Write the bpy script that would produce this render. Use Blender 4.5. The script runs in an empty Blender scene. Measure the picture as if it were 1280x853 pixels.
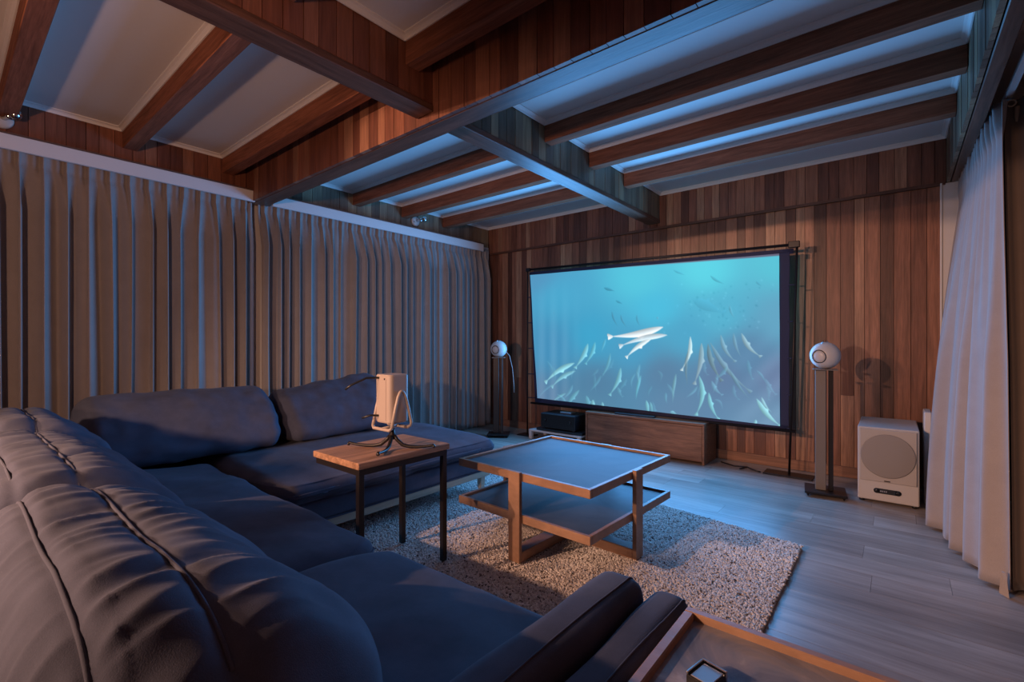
import bpy, math, random
import numpy as np
from mathutils import Vector, noise

C = bpy.context.scene.collection
SC = bpy.context.scene
PI = math.pi

# ------------------------------------------------------------------ camera
cam = bpy.data.cameras.new('camera')
cam.sensor_width = 36.0
cam.lens = 590.0 / 1280.0 * 36.0
cam.clip_start = 0.02
camo = bpy.data.objects.new('camera', cam)
C.objects.link(camo)
camo.location = (0, 0, 1.1)
camo.rotation_euler = (PI / 2, 0, math.atan2(485, 590))
SC.camera = camo

# ------------------------------------------------------------------ world, lights, exposure
w = bpy.data.worlds.new('world'); SC.world = w; w.use_nodes = True
w.node_tree.nodes['Background'].inputs[0].default_value = (0.02, 0.03, 0.06, 1)
w.node_tree.nodes['Background'].inputs[1].default_value = 0.3
SC.view_settings.view_transform = 'Standard'
SC.view_settings.look = 'None'
SC.view_settings.exposure = 0.0
SC.view_settings.gamma = 1.0
SC.view_settings.use_curve_mapping = False
SC.cycles.max_bounces = 8
SC.cycles.diffuse_bounces = 5


def lamp(name, kind, loc, energy, color, size=0.05, size_y=None, rot=(0, 0, 0)):
    l = bpy.data.lights.new(name, kind)
    l.energy = energy; l.color = color
    if kind == 'AREA':
        l.shape = 'RECTANGLE'; l.size = size; l.size_y = size_y
    else:
        l.shadow_soft_size = size
    o = bpy.data.objects.new(name, l)
    o.location = loc; o.rotation_euler = rot
    C.objects.link(o)
    return o


# glow of the projection screen, lamp on the screen's own surface
lamp('screen_glow', 'AREA', (-2.04, 4.36, 1.17), 112, (0.11, 0.42, 1.0), 2.5, 1.3, (-PI / 2, 0, 0))
# warm ceiling spots of the rear half of the room, behind the camera
def spot_light(name, loc, target, e, cone, blend, col, size=0.03):
    d = Vector(target) - Vector(loc)
    o = lamp(name, 'SPOT', loc, e, col, size)
    o.rotation_euler = d.to_track_quat('-Z', 'Y').to_euler()
    o.data.spot_size = math.radians(cone); o.data.spot_blend = blend


WARM = (1.0, 0.54, 0.35)
spot_light('warm_spot_light', (-3.15, -2.8, 2.46), (2.0, 4.2, 1.0), 560, 64, .25, WARM)
spot_light('warm_spot_light', (-4.0, -2.8, 2.44), (2.2, 4.2, 1.0), 270, 52, .25, WARM)
# low warm lamp behind the sofa
spot_light('warm_table_and_fill_light', (-.3, -1.1, 1.25), (-4.1, -.45, 1.6), 165, 120, .7, WARM, .06)
spot_light('warm_table_and_fill_light', (-1.55, -1.35, 1.38), (-1.75, .15, .80), 180, 88, .5, (1.0, .60, .42), .05)  # added fill spot with no lamp of its own, warms the near back cushions


# ------------------------------------------------------------------ materials
def mat(name):
    m = bpy.data.materials.new(name); m.use_nodes = True
    nt = m.node_tree
    return m, nt, nt.nodes['Principled BSDF']


def N(nt, t, **kw):
    n = nt.nodes.new(t)
    for k, v in kw.items():
        if k in n.inputs: n.inputs[k].default_value = v
        else: setattr(n, k, v)
    return n


def ramp(nt, stops):
    r = nt.nodes.new('ShaderNodeValToRGB'); e = r.color_ramp.elements
    while len(e) < len(stops): e.new(0.5)
    for i, (p, c) in enumerate(stops):
        e[i].position = p; e[i].color = (*c, 1)
    return r


def plain(name, col, rough=0.5, metal=0.0, bump=0.0, bscale=200.0, var=0.0, spec=0.5, coat=0.0):
    m, nt, b = mat(name)
    b.inputs['Base Color'].default_value = (*col, 1)
    b.inputs['Roughness'].default_value = rough
    b.inputs['Metallic'].default_value = metal
    b.inputs['Specular IOR Level'].default_value = spec
    b.inputs['Coat Weight'].default_value = coat
    g = N(nt, 'ShaderNodeNewGeometry')
    if var:
        n = N(nt, 'ShaderNodeTexNoise', Scale=6.0, Detail=5.0)
        nt.links.new(g.outputs['Position'], n.inputs['Vector'])
        r = ramp(nt, [(0.3, tuple(c * (1 - var) for c in col)), (0.7, tuple(min(1, c * (1 + var)) for c in col))])
        nt.links.new(n.outputs['Fac'], r.inputs[0]); nt.links.new(r.outputs[0], b.inputs['Base Color'])
    if bump:
        n2 = N(nt, 'ShaderNodeTexNoise', Scale=bscale, Detail=3.0)
        nt.links.new(g.outputs['Position'], n2.inputs['Vector'])
        bp = N(nt, 'ShaderNodeBump', Strength=bump, Distance=0.002)
        nt.links.new(n2.outputs['Fac'], bp.inputs['Height']); nt.links.new(bp.outputs[0], b.inputs['Normal'])
    return m


def wood(name, stops, axis, rough=0.5, cross=22.0, along=1.3, contrast=0.45, coat=0.0, knots=0.0, spec=0.4):
    """per-plank colour from Object Info random, grain stretched along an axis of the room"""
    m, nt, b = mat(name)
    g = N(nt, 'ShaderNodeNewGeometry'); oi = N(nt, 'ShaderNodeObjectInfo')
    mp = N(nt, 'ShaderNodeMapping')
    sc = [cross] * 3; sc[axis] = along
    mp.inputs['Scale'].default_value = sc
    mul = N(nt, 'ShaderNodeVectorMath', operation='SCALE')
    mul.inputs['Scale'].default_value = 37.0
    cx = N(nt, 'ShaderNodeCombineXYZ')
    for i in range(3): nt.links.new(oi.outputs['Random'], cx.inputs[i])
    nt.links.new(cx.outputs[0], mul.inputs[0])
    add = N(nt, 'ShaderNodeVectorMath', operation='ADD')
    nt.links.new(g.outputs['Position'], mp.inputs['Vector'])
    nt.links.new(mp.outputs[0], add.inputs[0]); nt.links.new(mul.outputs[0], add.inputs[1])
    n = N(nt, 'ShaderNodeTexNoise', Scale=1.0, Detail=6.0, Roughness=0.62, Distortion=0.6)
    n2 = N(nt, 'ShaderNodeTexNoise', Scale=4.5, Detail=4.0, Roughness=0.6, Distortion=0.2)
    nt.links.new(add.outputs[0], n.inputs['Vector']); nt.links.new(add.outputs[0], n2.inputs['Vector'])
    r = ramp(nt, stops); r.color_ramp.interpolation = 'LINEAR'
    nt.links.new(oi.outputs['Random'], r.inputs[0])
    g1 = N(nt, 'ShaderNodeMapRange'); g1.inputs['From Min'].default_value = 0.3; g1.inputs['From Max'].default_value = 0.7
    g1.inputs['To Min'].default_value = 1 - contrast; g1.inputs['To Max'].default_value = 1 + contrast
    g2 = N(nt, 'ShaderNodeMapRange'); g2.inputs['From Min'].default_value = 0.3; g2.inputs['From Max'].default_value = 0.7
    g2.inputs['To Min'].default_value = 1 - contrast * .5; g2.inputs['To Max'].default_value = 1 + contrast * .5
    nt.links.new(n.outputs['Fac'], g1.inputs['Value']); nt.links.new(n2.outputs['Fac'], g2.inputs['Value'])
    mm = N(nt, 'ShaderNodeMath', operation='MULTIPLY')
    nt.links.new(g1.outputs[0], mm.inputs[0]); nt.links.new(g2.outputs[0], mm.inputs[1])
    vm = N(nt, 'ShaderNodeVectorMath', operation='SCALE')
    nt.links.new(r.outputs[0], vm.inputs[0]); nt.links.new(mm.outputs[0], vm.inputs['Scale'])
    nt.links.new(vm.outputs[0], b.inputs['Base Color'])
    b.inputs['Roughness'].default_value = rough
    b.inputs['Specular IOR Level'].default_value = spec
    b.inputs['Coat Weight'].default_value = coat
    bp = N(nt, 'ShaderNodeBump', Strength=0.25, Distance=0.002)
    nt.links.new(n2.outputs['Fac'], bp.inputs['Height']); nt.links.new(bp.outputs[0], b.inputs['Normal'])
    return m


RED = [(0.0, (.09, .037, .023)), (0.25, (.16, .063, .038)), (0.55, (.235, .097, .057)), (0.8, (.31, .14, .082)), (1.0, (.38, .21, .125))]
M_PLANK = wood('wall_plank_wood', RED, 2, rough=.42, cross=26, along=1.6, contrast=.4)
BEAMP = [(0.0, (.12, .042, .026)), (0.4, (.18, .065, .038)), (0.8, (.235, .09, .052)), (1.0, (.29, .14, .085))]
M_BPLANK = wood('beam_plank_wood', BEAMP, 2, rough=.45, cross=26, along=1.6, contrast=.32)
OLIVE = [(0.0, (.10, .07, .045)), (0.4, (.16, .11, .075)), (0.8, (.22, .16, .10)), (1.0, (.30, .22, .13))]
M_GPLANK = wood('olive_plank_wood', OLIVE, 2, rough=.5, cross=26, along=1.6, contrast=.3)  # olive-brown tone for the boards beyond the main beam
DARKB = [(0.0, (.11, .05, .032)), (1.0, (.13, .06, .038))]
M_RAILX = wood('dark_beam_wood_x', DARKB, 0, rough=.38, cross=30, along=2, contrast=.45)
M_RAILY = wood('dark_beam_wood_y', DARKB, 1, rough=.38, cross=30, along=2, contrast=.45)
RAFT = [(0.0, (.21, .075, .04)), (1.0, (.27, .10, .055))]
M_RAFT = wood('rafter_wood', RAFT, 0, rough=.85, spec=.15, cross=34, along=2.2, contrast=.35)
FLO = [(0.0, (.28, .225, .19)), (0.5, (.33, .27, .23)), (1.0, (.38, .32, .275))]
M_FLOOR = wood('floor_plank_wood', FLO, 0, rough=.36, cross=13, along=1.0, contrast=.3, spec=.45)
M_BASEB = wood('baseboard_wood', [(0, (.24, .12, .075)), (1, (.28, .14, .09))], 0, rough=.5, cross=30, contrast=.3)
M_CAB = wood('walnut_wood', [(0, (.19, .095, .055)), (1, (.21, .105, .06))], 0, rough=.45, cross=30, along=2.5, contrast=.4)
M_STOP = wood('oak_top_wood', [(0, (.34, .19, .115)), (1, (.36, .2, .12))], 1, rough=.45, cross=36, along=2, contrast=.45)
M_TBL = wood('table_frame_wood', [(0, (.34, .19, .12)), (1, (.36, .21, .13))], 0, rough=.45, cross=14, along=6, contrast=.16)
M_RAILW = wood('pale_rail_wood', [(0, (.36, .30, .22)), (1, (.38, .32, .24))], 1, rough=.5, cross=20, contrast=.15)
M_CEIL = plain('ceiling_paint', (.72, .70, .68), .9, bump=.1, bscale=60)
M_CORN = plain('cornice_paint', (.75, .72, .69), .6)
M_WHITE = plain('white_paint', (.68, .65, .63), .55)
M_BACK = plain('dark_groove_backing', (.03, .018, .012), .8)
M_BLACKM = plain('black_metal', (.018, .014, .013), .4, .3)
M_BLACKP = plain('black_plastic', (.015, .016, .02), .35)
M_SPKW = plain('white_speaker_plastic', (.54, .51, .48), .38)
M_SUBG = plain('grey_grille_cloth', (.30, .265, .235), .9, bump=.3, bscale=700)
M_SUBG2 = plain('pale_grille_cloth', (.46, .41, .36), .9, bump=.3, bscale=700)
M_STAND = plain('bronze_grey_metal', (.20, .17, .145), .45, .2)
M_CHROME = plain('chrome', (.7, .7, .7), .12, 1.0)
M_PROJ = plain('beige_plastic', (.46, .38, .33), .45)
M_NAVY = plain('navy_screen_fabric', (.02, .025, .07), .8)
M_SCRW = plain('white_screen_fabric', (.6, .58, .62), .8)
M_SILVER = plain('silver', (.45, .45, .47), .3, .8)
M_WCABLE = plain('white_cable_rubber', (.55, .52, .5), .5)
M_BRASS = plain('pale_wand', (.42, .33, .25), .45)
M_LINT = plain('lint', (.7, .62, .55), .9)


def fabric(name, col, scale=650, bump=.35, sheen=.25, var=.12):
    m, nt, b = mat(name)
    g = N(nt, 'ShaderNodeNewGeometry')
    n = N(nt, 'ShaderNodeTexNoise', Scale=9.0, Detail=6.0, Roughness=.6)
    nt.links.new(g.outputs['Position'], n.inputs['Vector'])
    r = ramp(nt, [(.3, tuple(c * (1 - var) for c in col)), (.7, tuple(c * (1 + var) for c in col))])
    nt.links.new(n.outputs['Fac'], r.inputs[0])
    n2 = N(nt, 'ShaderNodeTexNoise', Scale=float(scale), Detail=2.0)
    nt.links.new(g.outputs['Position'], n2.inputs['Vector'])
    mr = N(nt, 'ShaderNodeMapRange'); mr.inputs['To Min'].default_value = .8; mr.inputs['To Max'].default_value = 1.2
    nt.links.new(n2.outputs['Fac'], mr.inputs['Value'])
    vm = N(nt, 'ShaderNodeVectorMath', operation='SCALE')
    nt.links.new(r.outputs[0], vm.inputs[0]); nt.links.new(mr.outputs[0], vm.inputs['Scale'])
    nt.links.new(vm.outputs[0], b.inputs['Base Color'])
    b.inputs['Roughness'].default_value = .9
    b.inputs['Sheen Weight'].default_value = sheen
    b.inputs['Sheen Roughness'].default_value = .5
    b.inputs['Specular IOR Level'].default_value = .15
    bp = N(nt, 'ShaderNodeBump', Strength=bump, Distance=.001)
    nt.links.new(n2.outputs['Fac'], bp.inputs['Height']); nt.links.new(bp.outputs[0], b.inputs['Normal'])
    return m


M_SOFA = fabric('sofa_fabric', (.064, .070, .104), sheen=.04, var=.2)
M_SEAM = fabric('sofa_piping_fabric', (.07, .075, .108), sheen=.04)
M_CURT = fabric('curtain_fabric', (.30, .265, .25), scale=500, bump=.25, var=.05)
M_CURTR = fabric('pale_curtain_fabric', (.37, .33, .315), scale=500, bump=.25, var=.05)
M_LINING = fabric('dark_lining_fabric', (.12, .09, .075), scale=500, var=.05)


def slate(name, cols, scale=5.0, rough=.3):
    m, nt, b = mat(name)
    g = N(nt, 'ShaderNodeNewGeometry')
    n = N(nt, 'ShaderNodeTexNoise', Scale=scale, Detail=7.0, Roughness=.62, Distortion=1.2)
    nt.links.new(g.outputs['Position'], n.inputs['Vector'])
    r = ramp(nt, cols); nt.links.new(n.outputs['Fac'], r.inputs[0])
    nt.links.new(r.outputs[0], b.inputs['Base Color'])
    b.inputs['Roughness'].default_value = rough
    return m


M_SLATE = slate('slate_stone', [(.35, (.05, .053, .066)), (.62, (.075, .078, .095)), (.72, (.12, .12, .135))], 3.0, .62)
M_SLATE2 = slate('mottled_stone', [(.38, (.14, .15, .20)), (.5, (.24, .24, .28)), (.6, (.33, .30, .31)), (.68, (.55, .50, .50))], 6.0, .14)


def rug_mat():
    m, nt, b = mat('rug_wool')
    g = N(nt, 'ShaderNodeNewGeometry')
    r = ramp(nt, [(0, (.12, .10, .09)), (.06, (.16, .13, .12)), (.08, (.52, .46, .42)), (.5, (.76, .71, .66)), (1, (.86, .82, .78))])
    nt.links.new(g.outputs['Random Per Island'], r.inputs[0])
    nt.links.new(r.outputs[0], b.inputs['Base Color'])
    b.inputs['Roughness'].default_value = .95
    b.inputs['Specular IOR Level'].default_value = .1
    return m


M_RUG = rug_mat()
M_RUGB = plain('rug_backing', (.6, .55, .5), .95)


# ------------------------------------------------------------------ mesh helpers
def link(name, me, m=None, parent=None, smooth=False):
    o = bpy.data.objects.new(name, me)
    if m is not None and not me.materials: me.materials.append(m)
    C.objects.link(o)
    if parent is not None: o.parent = parent
    if smooth: me.polygons.foreach_set('use_smooth', [True] * len(me.polygons))
    return o


class MB:
    def __init__(s): s.v = []; s.f = []; s.sm = []

    def add(s, vs, fs, smooth=False):
        b = len(s.v); s.v += [tuple(v) for v in vs]
        s.f += [tuple(i + b for i in f) for f in fs]; s.sm += [smooth] * len(fs)
        return s

    def box(s, x0, x1, y0, y1, z0, z1, c=0.0):
        if x0 > x1: x0, x1 = x1, x0
        if c <= 0:
            vs = [(x, y, z) for x in (x0, x1) for y in (y0, y1) for z in (z0, z1)]
            return s.add(vs, [(0, 1, 3, 2), (4, 6, 7, 5), (0, 4, 5, 1), (2, 3, 7, 6), (0, 2, 6, 4), (1, 5, 7, 3)])
        # chamfered box
        vs = []; ix = {}
        for sx in (0, 1):
            for sy in (0, 1):
                for sz in (0, 1):
                    X = (x0, x1)[sx]; Y = (y0, y1)[sy]; Z = (z0, z1)[sz]
                    dx = c if sx == 0 else -c; dy = c if sy == 0 else -c; dz = c if sz == 0 else -c
                    ix[(sx, sy, sz)] = len(vs)
                    vs += [(X, Y + dy, Z + dz), (X + dx, Y, Z + dz), (X + dx, Y + dy, Z)]
        fs = []
        I = lambda a, k: ix[a] + k
        for s0 in (0, 1):
            fs.append((I((s0, 0, 0), 0), I((s0, 1, 0), 0), I((s0, 1, 1), 0), I((s0, 0, 1), 0)))
            fs.append((I((0, s0, 0), 1), I((1, s0, 0), 1), I((1, s0, 1), 1), I((0, s0, 1), 1)))
            fs.append((I((0, 0, s0), 2), I((1, 0, s0), 2), I((1, 1, s0), 2), I((0, 1, s0), 2)))
        for a in (0, 1):
            for b in (0, 1):
                fs.append((I((0, a, b), 1), I((1, a, b), 1), I((1, a, b), 2), I((0, a, b), 2)))
                fs.append((I((a, 0, b), 0), I((a, 1, b), 0), I((a, 1, b), 2), I((a, 0, b), 2)))
                fs.append((I((a, b, 0), 0), I((a, b, 1), 0), I((a, b, 1), 1), I((a, b, 0), 1)))
        for k in ix.values(): fs.append((k, k + 1, k + 2))
        return s.add(vs, fs)

    def tube(s, pts, r, n=10, closed=False, caps=True):
        pts = [Vector(p) for p in pts]; rings = []
        rr = r if isinstance(r, (list, tuple)) else [r] * len(pts)
        m = len(pts); up = None; vs = []
        for i, p in enumerate(pts):
            a = pts[(i - 1) % m] if (closed or i > 0) else p
            b = pts[(i + 1) % m] if (closed or i < m - 1) else p
            t = (b - a).normalized()
            if up is None:
                up = Vector((0, 0, 1)) if abs(t.z) < .9 else Vector((1, 0, 0))
            u = t.cross(up)
            if u.length < 1e-5: u = t.cross(Vector((1, 0.1, 0)))
            u.normalize(); v = u.cross(t).normalized(); up = v
            for k in range(n):
                an = 2 * PI * k / n
                vs.append(p + (u * math.cos(an) + v * math.sin(an)) * rr[i])
        fs = []
        for i in range(m if closed else m - 1):
            j = (i + 1) % m
            for k in range(n):
                k2 = (k + 1) % n
                fs.append((i * n + k, i * n + k2, j * n + k2, j * n + k))
        if caps and not closed:
            fs.append(tuple(range(n - 1, -1, -1))); fs.append(tuple((m - 1) * n + k for k in range(n)))
        return s.add(vs, fs, True)

    def lathe(s, prof, n=32, axis=Vector((0, 0, 1)), origin=Vector((0, 0, 0))):
        """prof: (radius, height along axis)"""
        axis = Vector(axis).normalized(); origin = Vector(origin)
        u = axis.orthogonal().normalized(); v = axis.cross(u)
        vs = []
        for r, h in prof:
            for k in range(n):
                a = 2 * PI * k / n
                vs.append(origin + axis * h + (u * math.cos(a) + v * math.sin(a)) * max(r, 1e-5))
        fs = []
        for i in range(len(prof) - 1):
            for k in range(n):
                k2 = (k + 1) % n
                fs.append((i * n + k, i * n + k2, (i + 1) * n + k2, (i + 1) * n + k))
        fs.append(tuple(range(n - 1, -1, -1))); fs.append(tuple((len(prof) - 1) * n + k for k in range(n)))
        return s.add(vs, fs, True)

    def build(s, name, m, parent=None, xf=None):
        me = bpy.data.meshes.new(name)
        vs = s.v if xf is None else [tuple(xf @ Vector(v)) for v in s.v]
        if parent is not None and parent.type == 'EMPTY':
            L = parent.location; R = -parent.rotation_euler.z
            c, n = math.cos(R), math.sin(R)
            vs = [((v[0] - L.x) * c - (v[1] - L.y) * n, (v[0] - L.x) * n + (v[1] - L.y) * c, v[2] - L.z) for v in vs]
        me.from_pydata(vs, [], s.f); me.update()
        me.polygons.foreach_set('use_smooth', s.sm)
        me.validate()
        import bmesh
        bm = bmesh.new(); bm.from_mesh(me); bmesh.ops.recalc_face_normals(bm, faces=bm.faces); bm.to_mesh(me); bm.free()
        return link(name, me, m, parent)


def tag(o, label=None, cat=None, group=None, kind=None):
    if label: o['label'] = label
    if cat: o['category'] = cat
    if group: o['group'] = group
    if kind: o['kind'] = kind
    return o


def thing(name, label, cat, loc, rz=0.0, group=None):
    o = bpy.data.objects.new(name, None); C.objects.link(o)
    o.location = loc; o.rotation_euler = (0, 0, rz); o.empty_display_size = .1
    return tag(o, label, cat, group)


UNIT = {}
def unit_plank(m):
    """shared plank mesh, unit size centred, chamfered front edges"""
    if m.name in UNIT: return UNIT[m.name]
    b = MB().box(-.5, .5, -.5, .5, -.5, .5)
    me = bpy.data.meshes.new('plank_' + m.name)
    me.from_pydata(b.v, [], b.f); me.materials.append(m)
    UNIT[m.name] = me
    return me


def plank(me, x0, x1, y0, y1, z0, z1, parent):
    o = bpy.data.objects.new('plank', me); C.objects.link(o)
    o.location = ((x0 + x1) / 2, (y0 + y1) / 2, (z0 + z1) / 2)
    o.scale = (abs(x1 - x0), abs(y1 - y0), abs(z1 - z0))
    o.parent = parent
    return o


def boards(parent, m, axis, a0, a1, front, thick, z0, z1, wmean, seed, butt=0.0, zf=None):
    """vertical tongue-and-groove boards from a0 to a1 along axis 0/1; front face at `front`, body going by `thick`"""
    rnd = random.Random(seed); me = unit_plank(m); a = a0
    gap = .003
    while a < a1 - .01:
        wd = wmean * rnd.uniform(.8, 1.22)
        b = min(a + wd, a1)
        if a1 - b < wmean * .4: b = a1
        off = rnd.uniform(0, .003)
        f = front + math.copysign(off, thick)
        segs = [(z0, z1)]
        if butt and rnd.random() < butt:
            zz = rnd.uniform(z0 + .25 * (z1 - z0), z0 + .75 * (z1 - z0)); segs = [(z0, zz - .001), (zz + .001, z1)]
        for (p, q) in segs:
            if axis == 0: plank(me, a + gap / 2, b - gap / 2, min(f, front + thick), max(f, front + thick), p, q, parent)
            else: plank(me, min(f, front + thick), max(f, front + thick), a + gap / 2, b - gap / 2, p, q, parent)
        a = b


def grid_mesh(name, P, m, parent=None, wrap_u=False, cap=False, smooth=True, solid=0.0):
    """P: array (nu, nv, 3)"""
    nu, nv, _ = P.shape
    idx = np.arange(nu * nv).reshape(nu, nv)
    a = idx[:-1] if not wrap_u else idx
    b = idx[1:] if not wrap_u else np.roll(idx, -1, 0)
    f = np.stack([a[:, :-1], b[:, :-1], b[:, 1:], a[:, 1:]], -1).reshape(-1, 4)
    vs = P.reshape(-1, 3).copy()
    if parent is not None and parent.type == 'EMPTY': vs -= np.array(parent.location)
    fl = f.tolist()
    me = bpy.data.meshes.new(name)
    me.from_pydata(vs.tolist(), [], fl); me.update()
    import bmesh
    if cap or wrap_u:
        bm = bmesh.new(); bm.from_mesh(me); bmesh.ops.recalc_face_normals(bm, faces=bm.faces); bm.to_mesh(me); bm.free()
    o = link(name, me, m, parent, smooth)
    if solid:
        md = o.modifiers.new('thickness', 'SOLIDIFY'); md.thickness = solid; md.offset = 0
    return o


# ================================================================== ROOM SHELL
XL, XR, YB, YF, ZC = -4.23, .80, 4.68, -4.0, 2.60
fl = MB().box(XL - .1, XR + .1, YF - .1, YB + .1, -.08, -.012).build('floor', M_BACK); tag(fl, kind='structure')
fm = unit_plank(M_FLOOR); rnd = random.Random(5)
PW = .19; y = YF; row = 0
y = YB
while y > YF:
    y0 = max(y - PW, YF); x = XL - rnd.uniform(0, 1.1)
    while x < XR:
        L = 1.28 if y0 > -.4 else 5.2
        x1 = min(x + L, XR); xa = max(x, XL)
        if x1 > xa + .01: plank(fm, xa + .0006, x1 - .0006, y0 + .0006, y - .0006, -.012, 0, fl)
        x += L
    y = y0

ce = MB().box(XL - .1, XR + .1, YF - .1, YB + .1, ZC, ZC + .08).build('ceiling', M_CEIL); tag(ce, kind='structure')

wb = MB().box(XL - .1, XR + .1, YB, YB + .1, 0, ZC).build('wall_back', M_BACK); tag(wb, kind='structure')
boards(wb, M_PLANK, 0, XL, .235, YB - .018, .018, .085, 2.235, .082, 11, butt=.18)
boards(wb, M_PLANK, 0, XL, .26, YB - .03, .03, 2.262, ZC, .082, 12)
MB().box(XL, .255, YB - .036, YB, 2.237, 2.26).build('seam_rail', M_RAILX, wb)
MB().box(.235, .42, YB - .03, YB, .0, 2.25, .003).build('white_panel', M_WHITE, wb)
MB().box(.226, .238, YB - .04, YB, .0, 2.25, .002).build('white_edge_strip', M_CORN, wb)
bb = MB().box(-4.2, .225, YB - .032, YB - .018, 0, .085, .003).build('baseboard_back', M_BASEB); tag(bb, kind='structure')

wl = MB().box(XL - .12, XL - .02, YF, YB, 0, ZC).build('wall_left', M_BACK); tag(wl, kind='structure')
boards(wl, M_BPLANK, 1, -.3, 1.64, XL, -.02, 2.34, ZC, .083, 21)
boards(wl, M_GPLANK, 1, 1.79, YB - .03, XL, -.02, 2.34, ZC, .083, 22)
MB().box(XL - .02, XL, YF, -.3, 2.34, ZC).build('frieze_board', M_BPLANK, wl)
MB().box(XL - .02, XL - .01, YF, YB, 0, 2.34).build('white_wall_panel', M_WHITE, wl)

wr = MB().box(XR, XR + .1, YF, YB, 0, ZC).build('wall_right', M_CAB); tag(wr, kind='structure')
wf = MB().box(XL - .1, XR + .1, YF - .1, YF, 0, ZC).build('wall_front', M_CAB); tag(wf, kind='structure')

# pelmet above the left curtains: one white board either side of the big beam
for a, b_ in ((-2.2, 1.66), (1.80, 4.42)):
    p = MB().box(-4.125, -4.10, a, b_, 2.245, 2.335, .003).box(XL, -4.12, a, b_, 2.318, 2.335).build('trim_1' if a < 0 else 'trim_2', M_WHITE)
    tag(p, kind='structure')
    MB().box(-4.135, -4.09, a, b_, 2.336, 2.344, .002).build('top_bead', M_RAILY, p)

# ------------------------------------------------------------------ big beams (boarded sides, dark bottom rails)
mbm = MB().box(XL, .30, 1.67, 1.76, 2.30, ZC).build('ceiling_beam', M_BACK); tag(mbm, kind='structure')
boards(mbm, M_BPLANK, 0, XL, .27, 1.641, .025, 2.252, ZC, .086, 31)
boards(mbm, M_GPLANK, 0, XL, .27, 1.785, -.025, 2.292, ZC, .12, 32)
MB().box(XL, .30, 1.668, 1.79, 2.25, 2.29, .004).build('bottom_rail', M_RAILX, mbm)

def ybeam(x0, x1, ya, yb, zb, mright, mleft, seed):
    b = MB().box(x0 + .025, x1 - .025, ya, yb, zb + .045, ZC).build('ceiling_beam', M_BACK); tag(b, kind='structure')
    if mright: boards(b, mright, 1, ya, yb, x1 - .004, -.02, zb + .04, ZC, .082, seed)
    if mleft: boards(b, mleft, 1, ya, yb, x0, .02, zb + .002, ZC, .082, seed + 1)
    MB().box(x0 + (.026 if mleft else 0), x1, ya, yb, zb, zb + .038, .004).build('bottom_rail', M_RAILY, b)
    return b
ybeam(-2.01, -1.88, -1.0, 1.64, 2.295, M_BPLANK, None, 41)
ybeam(-2.01, -1.88, 1.79, YB - .03, 2.295, M_GPLANK, None, 43)
ybeam(.26, .345, 1.79, YB - .03, 2.25, None, M_GPLANK, 45)
ybeam(.26, .345, -1.0, 1.64, 2.25, None, M_BPLANK, 47)

# rafters and cornices
def bay(x0, x1, ya, yb, ys):
    prev = ya
    for yy in ys:
        r = MB().box(x0, x1, yy - .085, yy, 2.46, ZC, .003).build('ceiling_beam', M_RAFT); tag(r, kind='structure')
        cornice(x0, x1, prev, yy - .085); prev = yy
    cornice(x0, x1, prev, yb)

tn = [2]
def cornice(x0, x1, ya, yb):
    tn[0] += 1
    if yb - ya < .06: return
    s = .028; m = MB()
    def run(p, q, nrm):
        # stepped cove profile swept from p to q, standing off the wall by nrm
        prof = [(0, 0), (0, -s), (.006, -s), (.010, -s * .62), (s * .62, -.010), (s, -.006), (s, 0)]
        vs = [(e[0] + nrm[0] * a, e[1] + nrm[1] * a, ZC + h) for e in (p, q) for a, h in prof]
        n = len(prof); m.add(vs, [(i, (i + 1) % n, n + (i + 1) % n, n + i) for i in range(n)] + [tuple(range(n)), tuple(range(2 * n - 1, n - 1, -1))])
    run((x0, ya), (x1, ya), (0, 1)); run((x0, yb), (x1, yb), (0, -1))
    run((x0, ya), (x0, yb), (1, 0)); run((x1, ya), (x1, yb), (-1, 0))
    o = m.build('trim_%d' % tn[0], M_CORN); tag(o, kind='structure')

NEAR = [-1.49, -.89, -.29, .31, .91, 1.545]
bay(XL, -2.01, -2.2, 1.64, NEAR); bay(-1.88, .26, -2.2, 1.64, NEAR)
FAR = [2.12, 2.72, 3.32, 3.92]
bay(XL, -2.01, 1.79, YB - .03, FAR); bay(-1.88, .26, 1.79, YB - .03, FAR)

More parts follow.
